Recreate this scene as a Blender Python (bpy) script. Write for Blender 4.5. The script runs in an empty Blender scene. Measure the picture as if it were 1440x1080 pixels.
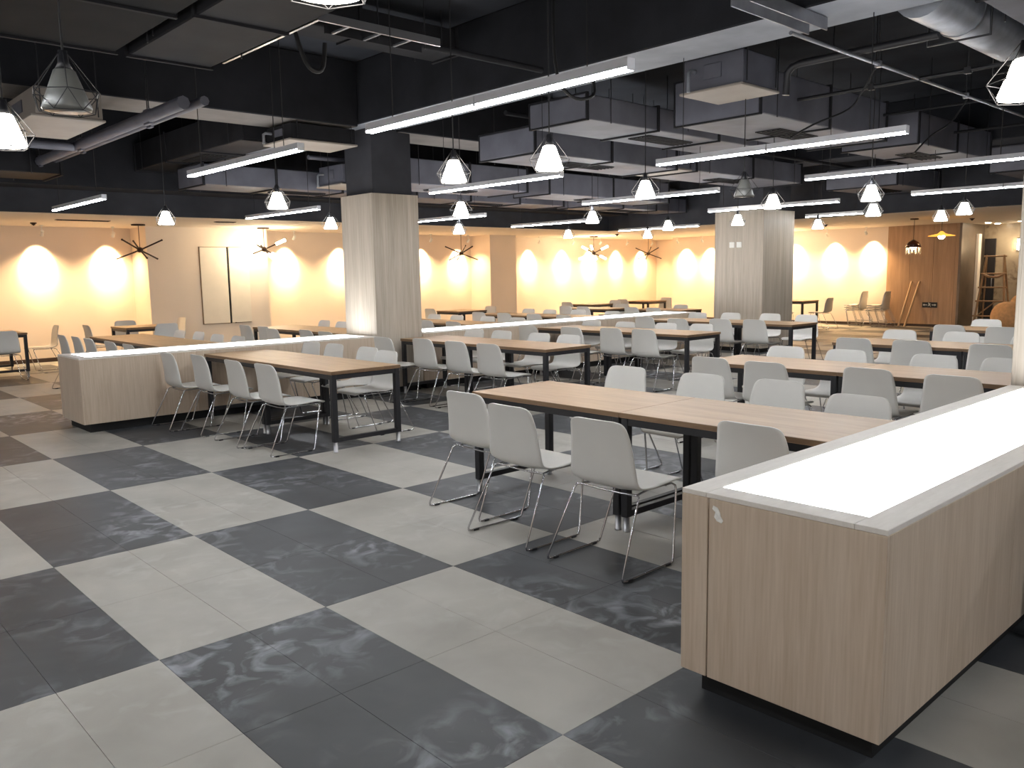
import bpy, math, random
from mathutils import Vector, Matrix

random.seed(7)
PI = math.pi
SC = bpy.context.scene
COL = SC.collection

# ------------------------------------------------------------------ camera
F_PX, PITCH, ROLL, YAW = 1170.345, 0.132252, -0.01752, 0.824215
CAM = Vector((-1.96317, -8.29187, 1.60169))
fw = Vector((math.cos(YAW) * math.cos(PITCH), math.sin(YAW) * math.cos(PITCH), -math.sin(PITCH)))
rt = fw.cross(Vector((0, 0, 1))).normalized()
up = rt.cross(fw)
c_, s_ = math.cos(ROLL), math.sin(ROLL)
rt, up = c_ * rt + s_ * up, -s_ * rt + c_ * up
cd = bpy.data.cameras.new('camera')
cd.sensor_width = 36.0
cd.lens = F_PX / 1440 * 36.0
cd.clip_end = 200
cam = bpy.data.objects.new('camera', cd)
m = Matrix((rt, up, -fw)).transposed().to_4x4()
m.translation = CAM
cam.matrix_world = m
COL.objects.link(cam)
SC.camera = cam

def pix(P):
    d = Vector(P) - CAM
    z = d.dot(fw)
    if z < 0.2:
        return None
    return (720 + F_PX * d.dot(rt) / z, 540 - F_PX * d.dot(up) / z)

# ------------------------------------------------------------------ world, exposure
SC.view_settings.view_transform = 'Standard'
SC.view_settings.look = 'None'
SC.view_settings.gamma = 1.0
SC.view_settings.use_curve_mapping = False
SC.view_settings.exposure = 0.48
w = bpy.data.worlds.new('world')
SC.world = w
w.use_nodes = True
w.node_tree.nodes['Background'].inputs[0].default_value = (0.5, 0.55, 0.65, 1)
w.node_tree.nodes['Background'].inputs[1].default_value = 0.02

LED_STRENGTH = 52.0
PENDANT_STRENGTH = 24.0
LIGHTBOX_STRENGTH = 8.0
SPOT_WATTS = 250.0
FILL_WATTS = 170.0
CHANDELIER_STRENGTH = 60.0

# ------------------------------------------------------------------ materials
def srgb(r, g, b):
    f = lambda c: ((c / 255 + 0.055) / 1.055) ** 2.4 if c > 10 else c / 255 / 12.92
    return (f(r), f(g), f(b), 1)

def base_mat(name):
    mt = bpy.data.materials.new(name)
    mt.use_nodes = True
    nt = mt.node_tree
    return mt, nt, nt.nodes['Principled BSDF']

def plain(name, col, rough=0.5, metal=0.0, var=0.08, scale=6.0, spec=0.5):
    mt, nt, bs = base_mat(name)
    bs.inputs['Specular IOR Level'].default_value = spec
    bs.inputs['Roughness'].default_value = rough
    bs.inputs['Metallic'].default_value = metal
    g = nt.nodes.new('ShaderNodeNewGeometry')
    n = nt.nodes.new('ShaderNodeTexNoise')
    n.inputs['Scale'].default_value = scale
    n.inputs['Detail'].default_value = 4
    nt.links.new(g.outputs['Position'], n.inputs['Vector'])
    r = nt.nodes.new('ShaderNodeValToRGB')
    r.color_ramp.elements[0].position = 0.3
    r.color_ramp.elements[1].position = 0.7
    r.color_ramp.elements[0].color = tuple(c * (1 - var) for c in col[:3]) + (1,)
    r.color_ramp.elements[1].color = tuple(min(1, c * (1 + var)) for c in col[:3]) + (1,)
    nt.links.new(n.outputs['Fac'], r.inputs['Fac'])
    nt.links.new(r.outputs['Color'], bs.inputs['Base Color'])
    return mt

def emit(name, col, strength):
    mt = bpy.data.materials.new(name)
    mt.use_nodes = True
    nt = mt.node_tree
    nt.nodes.clear()
    o = nt.nodes.new('ShaderNodeOutputMaterial')
    e = nt.nodes.new('ShaderNodeEmission')
    e.inputs[0].default_value = col
    e.inputs[1].default_value = strength
    nt.links.new(e.outputs[0], o.inputs[0])
    return mt

def wood(name, ca, cb, stretch=(22, 22, 0.9), rough=0.5, fine=0.35):
    mt, nt, bs = base_mat(name)
    bs.inputs['Roughness'].default_value = rough
    g = nt.nodes.new('ShaderNodeNewGeometry')
    mp = nt.nodes.new('ShaderNodeMapping')
    mp.inputs['Scale'].default_value = stretch
    nt.links.new(g.outputs['Position'], mp.inputs['Vector'])
    n = nt.nodes.new('ShaderNodeTexNoise')
    n.inputs['Scale'].default_value = 1.0
    n.inputs['Detail'].default_value = 6
    n.inputs['Roughness'].default_value = 0.6
    n.inputs['Distortion'].default_value = 0.4
    nt.links.new(mp.outputs[0], n.inputs['Vector'])
    mp2 = nt.nodes.new('ShaderNodeMapping')
    mp2.inputs['Scale'].default_value = tuple(6 * s for s in stretch)
    nt.links.new(g.outputs['Position'], mp2.inputs['Vector'])
    n2 = nt.nodes.new('ShaderNodeTexNoise')
    n2.inputs['Detail'].default_value = 3
    n2.inputs['Scale'].default_value = 1.0
    nt.links.new(mp2.outputs[0], n2.inputs['Vector'])
    mx = nt.nodes.new('ShaderNodeMix')
    mx.inputs[0].default_value = fine
    nt.links.new(n.outputs['Fac'], mx.inputs[2])
    nt.links.new(n2.outputs['Fac'], mx.inputs[3])
    r = nt.nodes.new('ShaderNodeValToRGB')
    r.color_ramp.elements[0].position = 0.36
    r.color_ramp.elements[1].position = 0.64
    r.color_ramp.elements[0].color = ca
    r.color_ramp.elements[1].color = cb
    nt.links.new(mx.outputs[0], r.inputs['Fac'])
    nt.links.new(r.outputs['Color'], bs.inputs['Base Color'])
    return mt

def tile_mat(name, ca, cb, stain, amount, rough):
    mt, nt, bs = base_mat(name)
    g = nt.nodes.new('ShaderNodeNewGeometry')
    def noise(scale, detail, dist=0.0, off=0.0):
        mp = nt.nodes.new('ShaderNodeMapping')
        mp.inputs['Location'].default_value = (off, off * 0.7, 0)
        nt.links.new(g.outputs['Position'], mp.inputs['Vector'])
        n = nt.nodes.new('ShaderNodeTexNoise')
        n.inputs['Scale'].default_value = scale
        n.inputs['Detail'].default_value = detail
        n.inputs['Distortion'].default_value = dist
        nt.links.new(mp.outputs[0], n.inputs['Vector'])
        return n
    def ramp(n, p0, p1, c0, c1):
        r = nt.nodes.new('ShaderNodeValToRGB')
        r.color_ramp.elements[0].position = p0
        r.color_ramp.elements[1].position = p1
        r.color_ramp.elements[0].color = c0
        r.color_ramp.elements[1].color = c1
        nt.links.new(n.outputs['Fac'], r.inputs['Fac'])
        return r
    base = ramp(noise(2.2, 8, 0.3), 0.3, 0.7, ca, cb)
    big = ramp(noise(0.9, 3, 0.2, 3.1), 0.46, 0.66, (0, 0, 0, 1), (1, 1, 1, 1))
    fine = ramp(noise(6.0, 9, 1.2, 9.7), 0.48, 0.72, (0, 0, 0, 1), (1, 1, 1, 1))
    ml = nt.nodes.new('ShaderNodeMath')
    ml.operation = 'MULTIPLY'
    nt.links.new(big.outputs[0], ml.inputs[0])
    nt.links.new(fine.outputs[0], ml.inputs[1])
    m2 = nt.nodes.new('ShaderNodeMath')
    m2.operation = 'MULTIPLY'
    m2.inputs[1].default_value = amount
    nt.links.new(ml.outputs[0], m2.inputs[0])
    mx = nt.nodes.new('ShaderNodeMix')
    mx.data_type = 'RGBA'
    nt.links.new(m2.outputs[0], mx.inputs[0])
    nt.links.new(base.outputs[0], mx.inputs[6])
    mx.inputs[7].default_value = stain
    nt.links.new(mx.outputs[2], bs.inputs['Base Color'])
    bs.inputs['Roughness'].default_value = rough
    bs.inputs['Specular IOR Level'].default_value = 0.45
    return mt

M = {
    'tile_light': tile_mat('tile_light', srgb(150, 146, 138), srgb(170, 166, 157), srgb(186, 186, 180), 0.5, 0.5),
    'tile_dark': tile_mat('tile_dark', srgb(50, 52, 55), srgb(68, 70, 73), srgb(158, 162, 168), 0.85, 0.5),
    'grout': plain('grout', srgb(138, 138, 135), 0.9),
    'wall': plain('plaster_wall', srgb(236, 221, 205), 0.75, var=0.02, scale=1.5),
    'soffit': plain('plaster_soffit', srgb(238, 226, 212), 0.75, var=0.015, scale=1.5),
    'dark_paint': plain('dark_ceiling_paint', srgb(62, 63, 68), 0.8, var=0.2, scale=2.0, spec=0.1),
    'beam_paint': plain('black_beam_paint', srgb(42, 43, 47), 0.85, var=0.2, scale=2.0, spec=0.1),
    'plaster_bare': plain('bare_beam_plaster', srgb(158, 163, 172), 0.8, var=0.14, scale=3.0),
    'plaster_brown': plain('brown_beam_plaster', srgb(112, 107, 103), 0.8, var=0.18, scale=3.0),  # browner tone for the undersides of the beams along the columns
    'duct_black': plain('black_duct_wrap', srgb(28, 28, 29), 0.8, var=0.25, scale=2.0, spec=0.1),
    'slab': plain('dark_slab_paint', srgb(52, 54, 59), 0.9, var=0.25, scale=1.2, spec=0.1),
    'duct': plain('duct_paint', srgb(92, 93, 103), 0.6, var=0.18, scale=3.0),
    'duct_dark': plain('dark_duct_paint', srgb(38, 38, 41), 0.7, var=0.2, scale=3.0, spec=0.1),
    'duct_pale': plain('pale_duct_panel', srgb(150, 142, 134), 0.6, var=0.08, scale=3.0),
    'foil': plain('foil_insulation', srgb(165, 170, 178), 0.4, 0.5, var=0.15, scale=9.0),
    'steel': plain('galvanised_steel', srgb(150, 152, 158), 0.35, 0.7, var=0.1, scale=12.0),
    'black': plain('black_powder_coat', srgb(34, 34, 38), 0.45, var=0.05),
    'black_matt': plain('black_kick', srgb(14, 14, 15), 0.7, var=0.05),
    'cable': plain('black_cable', srgb(16, 16, 18), 0.6, var=0.05),
    'chrome': plain('chrome', srgb(205, 206, 210), 0.16, 1.0, var=0.03),
    'foot': plain('satin_aluminium', srgb(180, 180, 182), 0.3, 0.9, var=0.03),
    'chair': plain('white_polypropylene', srgb(214, 212, 207), 0.45, var=0.015),
    'oak': wood('pale_oak_laminate', srgb(188, 168, 146), srgb(206, 188, 168), (14, 14, 0.7), 0.5, 0.5),
    'oak_col': wood('column_oak_laminate', srgb(164, 153, 138), srgb(192, 182, 168), (16, 16, 0.5)),
    'oak_rim_lit': wood('oak_rim_lit', srgb(218, 211, 202), srgb(230, 224, 216), (3, 16, 16)),  # rim oak paler than the panels, brightness of its lit top in the colour
    'wall_oak': wood('wall_oak_panel', srgb(160, 126, 94), srgb(188, 152, 118), (10, 10, 0.4)),
    'table': wood('table_oak', srgb(160, 127, 92), srgb(182, 149, 112), (18, 1.2, 18), 0.42),
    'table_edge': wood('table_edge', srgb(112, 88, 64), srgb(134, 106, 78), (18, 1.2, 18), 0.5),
    'led': emit('led_diffuser', (0.92, 0.955, 1.0, 1), LED_STRENGTH),
    'led_housing': plain('led_housing', srgb(205, 206, 212), 0.4, var=0.02),
    'lamp_glass': emit('lit_opal_glass', (1.0, 0.93, 0.82, 1), PENDANT_STRENGTH),
    'opal_off': plain('unlit_opal_glass', srgb(112, 112, 108), 0.3, var=0.03),
    'lightbox': emit('lightbox_acrylic', (0.95, 0.97, 1.0, 1), LIGHTBOX_STRENGTH),
    'bronze': plain('dark_bronze', srgb(58, 40, 32), 0.4, 0.4, var=0.05),
    'tube_lit': emit('lit_glass_tube', (1.0, 0.82, 0.55, 1), CHANDELIER_STRENGTH),
    'recess_lens': emit('recess_lens', (1.0, 0.84, 0.62, 1), 110.0),
    'bulb': emit('warm_bulb', (1.0, 0.75, 0.42, 1), 40.0),
    'amber': emit('lit_amber_glass', (1.0, 0.42, 0.06, 1), 1.3),
    'brown_glass': plain('brown_glass', srgb(70, 38, 28), 0.2, var=0.1),
    'crystal': plain('crystal_drop', srgb(235, 220, 200), 0.1, var=0.02),
    'marble': None,
    'recess_metal': plain('dark_recess_cladding', srgb(112, 98, 84), 0.4, 0.3, var=0.25, scale=2.0),
    'door_dark': plain('dark_door', srgb(30, 26, 28), 0.5, var=0.2),
    'ladder': wood('bamboo', srgb(140, 108, 76), srgb(176, 140, 102), (6, 6, 2)),
    'batten': wood('raw_batten', srgb(205, 170, 130), srgb(225, 192, 152), (8, 8, 1)),
    'sack': plain('woven_sack', srgb(214, 168, 120), 0.85, var=0.12, scale=14.0),
    'white_plate': plain('white_plate', srgb(232, 232, 226), 0.5, var=0.02),
    'sign_black': plain('sign_black', srgb(24, 24, 22), 0.4, var=0.05),
    'sign_white': plain('sign_glyph', srgb(226, 224, 212), 0.5, var=0.02),
    'tape': plain('torn_tape', srgb(236, 234, 228), 0.6, var=0.12, scale=60),
    'cab': plain('cabinet_paint', srgb(240, 230, 214), 0.5, var=0.02),
    'cab_frame': plain('cabinet_frame', srgb(150, 122, 92), 0.6, var=0.05),
    'baseboard': plain('dark_baseboard', srgb(58, 42, 32), 0.5, var=0.05),
}
M['marble'] = tile_mat('mottled_stone', srgb(150, 134, 112), srgb(176, 160, 136), srgb(110, 92, 74), 0.9, 0.25)

# ------------------------------------------------------------------ mesh helpers
class MB:
    """collects geometry; build() links it as one mesh object"""
    def __init__(self):
        self.v, self.f, self.mi, self.sm = [], [], [], []
    def add(self, vs, fs, mi=0, smooth=False):
        b = len(self.v)
        self.v += [tuple(p) for p in vs]
        for f in fs:
            self.f.append(tuple(b + i for i in f))
            self.mi.append(mi)
            self.sm.append(smooth)
        return self
    def box(self, x0, x1, y0, y1, z0, z1, mi=0, topmi=None):
        x0, x1 = min(x0, x1), max(x0, x1)
        y0, y1 = min(y0, y1), max(y0, y1)
        z0, z1 = min(z0, z1), max(z0, z1)
        vs = [(x, y, z) for z in (z0, z1) for y in (y0, y1) for x in (x0, x1)]
        fs = [(0, 2, 3, 1), (4, 5, 7, 6), (0, 1, 5, 4), (2, 6, 7, 3), (0, 4, 6, 2), (1, 3, 7, 5)]
        b = len(self.f)
        self.add(vs, fs, mi)
        if topmi is not None:
            self.mi[b + 1] = topmi
        return self
    def cbox(self, x0, x1, y0, y1, z0, z1, c=0.004, mi=0):
        """box with chamfered edges"""
        xs, ys, zs = (x0, x1), (y0, y1), (z0, z1)
        vs, idx = [], {}
        for i in (0, 1):
            for j in (0, 1):
                for k in (0, 1):
                    sx, sy, sz = (1, -1)[i], (1, -1)[j], (1, -1)[k]
                    for ax in range(3):
                        p = [xs[i] + c * sx, ys[j] + c * sy, zs[k] + c * sz]
                        p[ax] = (xs[i], ys[j], zs[k])[ax]
                        idx[(i, j, k, ax)] = len(vs)
                        vs.append(p)
        fs = []
        for ax in range(3):
            for s in (0, 1):
                q = []
                for a, b in ((0, 0), (1, 0), (1, 1), (0, 1)):
                    k = [0, 0, 0]
                    k[ax] = s
                    k[(ax + 1) % 3] = a
                    k[(ax + 2) % 3] = b
                    q.append(idx[(k[0], k[1], k[2], ax)])
                fs.append(q if s else q[::-1])
        for ax in range(3):
            a1, a2 = (ax + 1) % 3, (ax + 2) % 3
            for p in (0, 1):
                for q in (0, 1):
                    k0, k1 = [0] * 3, [0] * 3
                    k0[ax], k1[ax] = 0, 1
                    k0[a1] = k1[a1] = p
                    k0[a2] = k1[a2] = q
                    qd = [idx[(*k0, a1)], idx[(*k1, a1)], idx[(*k1, a2)], idx[(*k0, a2)]]
                    fs.append(qd if p == q else qd[::-1])
        for i in (0, 1):
            for j in (0, 1):
                for k in (0, 1):
                    t = [idx[(i, j, k, 0)], idx[(i, j, k, 1)], idx[(i, j, k, 2)]]
                    fs.append(t if (i + j + k) % 2 else t[::-1])
        return self.add(vs, fs, mi)
    def tube(self, pts, r, n=6, mi=0, caps=True, radii=None):
        pts = [Vector(p) for p in pts]
        rings = []
        prev = None
        for i, p in enumerate(pts):
            if i == 0:
                t = pts[1] - p
            elif i == len(pts) - 1:
                t = p - pts[i - 1]
            else:
                t = (pts[i + 1] - p).normalized() + (p - pts[i - 1]).normalized()
            t = t.normalized() if t.length > 1e-9 else Vector((0, 0, 1))
            if prev is None:
                a = Vector((0, 0, 1)) if abs(t.z) < 0.9 else Vector((1, 0, 0))
                u = t.cross(a).normalized()
            else:
                u = (prev - t * prev.dot(t))
                u = u.normalized() if u.length > 1e-6 else t.orthogonal().normalized()
            prev = u
            v = t.cross(u)
            rr = radii[i] if radii else r
            rings.append([p + rr * (math.cos(2 * PI * k / n) * u + math.sin(2 * PI * k / n) * v) for k in range(n)])
        vs = [q for rg in rings for q in rg]
        fs = []
        for i in range(len(pts) - 1):
            for k in range(n):
                k2 = (k + 1) % n
                fs.append((i * n + k, i * n + k2, (i + 1) * n + k2, (i + 1) * n + k))
        self.add(vs, fs, mi, True)
        if caps:
            b = len(pts) - 1
            self.add(rings[0], [tuple(range(n))[::-1]], mi)
            self.add(rings[b], [tuple(range(n))], mi)
        return self
    def lathe(self, prof, n=16, mi=0, cx=0, cy=0, smooth=True):
        vs, fs = [], []
        for r, z in prof:
            for k in range(n):
                a = 2 * PI * k / n
                vs.append((cx + r * math.cos(a), cy + r * math.sin(a), z))
        for i in range(len(prof) - 1):
            for k in range(n):
                k2 = (k + 1) % n
                fs.append((i * n + k, i * n + k2, (i + 1) * n + k2, (i + 1) * n + k))
        return self.add(vs, fs, mi, smooth)
    def mesh(self, name):
        me = bpy.data.meshes.new(name)
        me.from_pydata(self.v, [], self.f)
        me.polygons.foreach_set('material_index', self.mi)
        me.polygons.foreach_set('use_smooth', self.sm)
        me.update()
        return me
    def build(self, name, mats, parent=None):
        return link(name, self.mesh(name), mats, parent)

def link(name, me, mats, parent=None):
    if not me.materials:
        for x in (mats if isinstance(mats, (list, tuple)) else [mats]):
            me.materials.append(M[x] if isinstance(x, str) else x)
    o = bpy.data.objects.new(name, me)
    COL.objects.link(o)
    o.parent = parent
    return o

def tag(o, label, cat, group=None, kind=None):
    o['label'] = label
    o['category'] = cat
    if group:
        o['group'] = group
    if kind:
        o['kind'] = kind
    return o

def thing(name, label, cat, loc=(0, 0, 0), rz=0.0, group=None, kind=None):
    o = bpy.data.objects.new(name, None)
    o.empty_display_size = 0.1
    COL.objects.link(o)
    o.location = loc
    o.rotation_euler = (0, 0, rz)
    return tag(o, label, cat, group, kind)

def dup(root, loc, rz, label):
    r = root.copy()
    COL.objects.link(r)
    r.location = loc
    r.rotation_euler = (0, 0, rz)
    r['label'] = label
    for ch in list(root.children):
        cpy = ch.copy()
        COL.objects.link(cpy)
        cpy.parent = r
        for g in ch.children:
            d = g.copy()
            COL.objects.link(d)
            d.parent = cpy
    return r

ORD = ['first', 'second', 'third', 'fourth', 'fifth', 'sixth']

# ================================================================== STRUCTURE
X0, X1, Y0, Y1 = -7.0, 22.4, -16.0, 10.3
WR = 21.2            # face of the right wall
SOF = 2.68           # dropped ceiling height
SLAB = 4.3

floor = MB().box(X0, 26.0, Y0, Y1, -0.15, -0.005).build('floor', 'grout')
tag(floor, 'checkerboard floor of pale and charcoal stone tiles in blocks of four', 'floor', kind='structure')
tiles = []
TX, TY, GAP = 0.4, 0.8, 0.0008
for i in range(int(X0 / TX), int(26.0 / TX)):
    for j in range(int(Y0 / TY), int(Y1 / TY) + 1):
        x, y = i * TX, j * TY
        if y + TY > Y1 + 0.01:
            continue
        dark = (math.floor(x / 0.8 + 1e-6) + math.floor(-y / 1.6 - 1e-6)) % 2 == 0
        q = [pix((x + a * TX, y + b * TY, 0)) for a, b in ((0, 0), (1, 0), (1, 1), (0, 1))]
        area = 0.0
        if all(q):
            cx = sum(p[0] for p in q) / 4
            cy = sum(p[1] for p in q) / 4
            inside = any(0 <= p[0] <= 1440 and 0 <= p[1] <= 1080 for p in q + [(cx, cy)])
            if inside:
                area = abs(sum(q[k][0] * q[(k + 1) % 4][1] - q[(k + 1) % 4][0] * q[k][1] for k in range(4))) / 2
        hid = (0.7 < x < 4.2 and -7.2 < y < -6.9) or (0.7 < x < 11.4 and 1.15 < y < 1.2)
        tiles.append((0 if hid else area, x, y, dark))
tiles.sort(key=lambda t: -t[0])
tile_me = {}
for dk in (False, True):
    me = MB().cbox(GAP, TX - GAP, GAP, TY - GAP, -0.012, 0.0, 0.0006).mesh('floor_tile')
    me.materials.append(M['tile_dark' if dk else 'tile_light'])
    tile_me[dk] = me
rest = MB()
for k, (a, x, y, dk) in enumerate(tiles):
    if k < 300 and a > 0:
        o = bpy.data.objects.new('floor_tile', tile_me[dk])
        COL.objects.link(o)
        o.parent = floor
        o.location = (x, y, 0)
    else:
        x0, x1, y0, y1 = x + GAP, x + TX - GAP, y + GAP, y + TY - GAP
        vs = [(x0, y0, 0), (x1, y0, 0), (x1, y1, 0), (x0, y1, 0), (x0, y0, -.008), (x1, y0, -.008), (x1, y1, -.008), (x0, y1, -.008)]
        rest.add(vs, [(0, 1, 2, 3), (4, 5, 1, 0), (5, 6, 2, 1), (6, 7, 3, 2), (7, 4, 0, 3)], 1 if dk else 0)
o = rest.build('distant_tiles', ['tile_light', 'tile_dark'], floor)
o['kind'] = 'stuff'

ceil = MB().box(X0, 26, Y0, Y1, SLAB, SLAB + 0.2).build('ceiling', 'slab')
tag(ceil, 'dark painted concrete slab above the ducts', 'ceiling', kind='structure')
tag(MB().box(X0, 26, Y1, Y1 + 0.2, 0, SLAB).build('wall_back', 'wall'), 'cream plaster back wall washed by warm spotlights', 'wall', kind='structure')
tag(MB().box(X0 - 0.2, X0, Y0, Y1, 0, SLAB).build('wall_left', 'wall'), 'cream plaster wall beyond the left of the view', 'wall', kind='structure')
tag(MB().box(X0, 26, Y0 - 0.2, Y0, 0, SLAB).build('wall_front', 'wall'), 'cream plaster wall behind the viewer', 'wall', kind='structure')
OY0, OY1 = -2.6, -0.27      # opening in the right wall
wr = MB()
wr.box(WR, 22.4, OY1, 8.7, 0, SLAB).box(22.4, 22.6, 8.7, Y1, 0, SLAB).box(WR, 22.4, Y0, OY0, 0, SLAB)
wall_right = wr.build('wall_right', 'wall')
tag(wall_right, 'right wall, cream plaster turning to oak panels beside an opening', 'wall', kind='structure')
# oak panels on the right wall
ps = [1.55, 0.95, 0.35, -0.18, -0.27]
for a, b in zip(ps[:-1], ps[1:]):
    MB().cbox(WR - 0.03, WR + 0.001, b + 0.002, a - 0.002, 0.07, SOF - 0.002, 0.002).build('wall_panel', 'wall_oak', wall_right)
# recess behind the opening
rc = MB()
rc.box(22.9, 23.1, OY0 - 0.6, OY1 + 0.3, 0, SOF)
tag(rc.build('wall_recess', 'marble'), 'mottled stone wall at the back of the opening', 'wall', kind='structure')
tag(MB().box(22.4, 22.9, OY1, OY1 + 0.2, 0, SOF).box(WR, 22.9, OY1 - 0.02, OY1, 0, SOF).build('trim_1', 'recess_metal'), 'dark brown cladding lining the left side of the opening', 'trim', kind='structure')
tag(MB().box(22.4, 22.9, OY0 - 0.2, OY0, 0, SOF).build('trim_2', 'marble'), 'stone side wall on the right of the opening', 'trim', kind='structure')
tag(MB().cbox(WR - 0.05, WR + 0.1, OY1 - 0.06, OY1 + 0.0, 0, SOF, 0.003).build('trim_3', 'recess_metal'), 'dark metal frame post of the opening', 'trim', kind='structure')
d1 = MB().cbox(22.84, 22.895, -0.60, -0.33, 0, 2.3, 0.004).build('door_1', 'door_dark')
tag(d1, 'tall dark door leaf at the back of the opening', 'door', kind='structure')
MB().tube([(22.84, -0.56, 1.0), (22.79, -0.56, 1.0), (22.79, -0.56, 1.25), (22.84, -0.56, 1.25)], 0.012).build('door_handle', 'steel', d1)
tag(MB().cbox(22.3, 22.5, -0.36, -0.291, 0, 2.42, 0.004).build('trim_4', 'soffit'), 'pale post beside the dark door', 'trim', kind='structure')

# pilasters on the back wall
tag(MB().box(4.3, 6.95, 9.4, Y1, 0, SOF).build('wall_pilaster_wide', 'wall'), 'wide cream pier projecting from the back wall', 'wall', kind='structure')
tag(MB().box(13.7, 14.7, 9.45, Y1, 0, SOF).build('wall_pilaster_narrow', 'wall'), 'narrow cream pier projecting from the back wall', 'wall', kind='structure')
# baseboards
bb = MB().box(X0, 4.3, Y1 - 0.015, Y1, 0, 0.075).box(4.285, 4.3, 9.385, Y1, 0, 0.075).box(4.285, 6.965, 9.385, 9.4, 0, 0.075).box(6.95, 13.7, Y1 - 0.015, Y1, 0, 0.075).box(13.685, 14.715, 9.435, 9.45, 0, 0.075).box(14.7, 22.4, Y1 - 0.015, Y1, 0, 0.075)
tag(bb.build('baseboard_back', 'baseboard'), 'dark skirting board along the back wall', 'baseboard', kind='structure')
tag(MB().box(WR - 0.02, WR, OY1 + 0.02, 8.7, 0, 0.07).build('baseboard_right', 'baseboard'), 'dark skirting board along the right wall', 'baseboard', kind='structure')
# dropped ceilings and their dark fascias
tag(MB().box(X0, 26, 6.65, Y1, SOF, SOF + 0.12).build('trim_5', 'soffit'), 'lowered cream ceiling strip along the back wall', 'trim', kind='structure')
tag(MB().box(15.5, 26, Y0, 6.65, SOF, SOF + 0.12).build('trim_6', 'soffit'), 'lowered cream ceiling strip along the right wall', 'trim', kind='structure')
tag(MB().box(X0, 15.5, 6.53, 6.65, SOF + 0.004, SLAB).build('trim_7', 'dark_paint'), 'dark fascia above the lowered ceiling by the back wall', 'trim', kind='structure')
tag(MB().box(15.38, 15.5, Y0, 6.65, SOF + 0.004, SLAB).build('trim_8', 'dark_paint'), 'dark fascia above the lowered ceiling by the right wall', 'trim', kind='structure')
# beams
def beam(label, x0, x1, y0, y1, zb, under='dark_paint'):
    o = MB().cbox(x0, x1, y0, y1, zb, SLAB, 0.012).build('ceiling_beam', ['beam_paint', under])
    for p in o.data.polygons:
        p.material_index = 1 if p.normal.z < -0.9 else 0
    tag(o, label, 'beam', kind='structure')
beam('deep dark beam running left from the nearest oak column', X0, 4.12, 1.1, 1.85, 3.5, 'plaster_brown')
beam('dark beam running on from the nearest oak column to the far column', 4.75, 15.38, 1.1, 1.85, 3.5, 'plaster_brown')
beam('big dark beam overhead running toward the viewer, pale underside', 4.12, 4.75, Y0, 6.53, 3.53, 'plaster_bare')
beam('dark cross beam over the far oak column', 12.4, 13.1, Y0, 6.53, 3.5)
beam('dark beam above the front glowing counter', 4.75, 15.38, -7.5, -6.75, 3.5)
beam('low dark beam in front of the back fascia', X0, 15.38, 5.85, 6.5, 3.05)

# columns
def column(name, label, x0, x1, y0, y1, top, cat='column'):
    t = thing(name, label, cat, ((x0 + x1) / 2, (y0 + y1) / 2, 0), kind='structure')
    hx, hy = (x1 - x0) / 2, (y1 - y0) / 2
    MB().box(-hx + 0.06, hx - 0.06, -hy + 0.06, hy - 0.06, 0.0, SLAB).build('column_core', 'dark_paint', t)
    th = 0.02
    for s in (-1, 1):
        f = -hx if s < 0 else hx
        MB().cbox(min(f, f - s * th), max(f, f - s * th), -hy + th, hy - th, 0.08, top, 0.002).build('cladding_panel', 'oak_col', t)
        f = -hy if s < 0 else hy
        MB().cbox(-hx, hx, min(f, f - s * th), max(f, f - s * th), 0.08, top, 0.002).build('cladding_panel', 'oak_col', t)
    MB().box(-hx + 0.03, hx - 0.03, -hy + 0.03, hy - 0.03, 0, 0.08).build('plinth', 'black_matt', t)
    return t
column('column', 'oak clad column with dark top at the end of the left counter', 4.28, 5.03, 1.1, 1.86, SOF)
c2 = column('column', 'wide oak clad column at the far end of the middle counter', 12.4, 13.55, 0.16, 1.23, 2.72)
for yy in (-0.02, 0.14):
    MB().cbox(-0.59, -0.575, yy - 0.055, yy + 0.055, 2.02, 2.13, 0.004).build('switch_plate', 'white_plate', c2)
column('column', 'pale column at the right edge behind the front counter', 4.27, 5.03, -7.25, -6.5, SOF)

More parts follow.
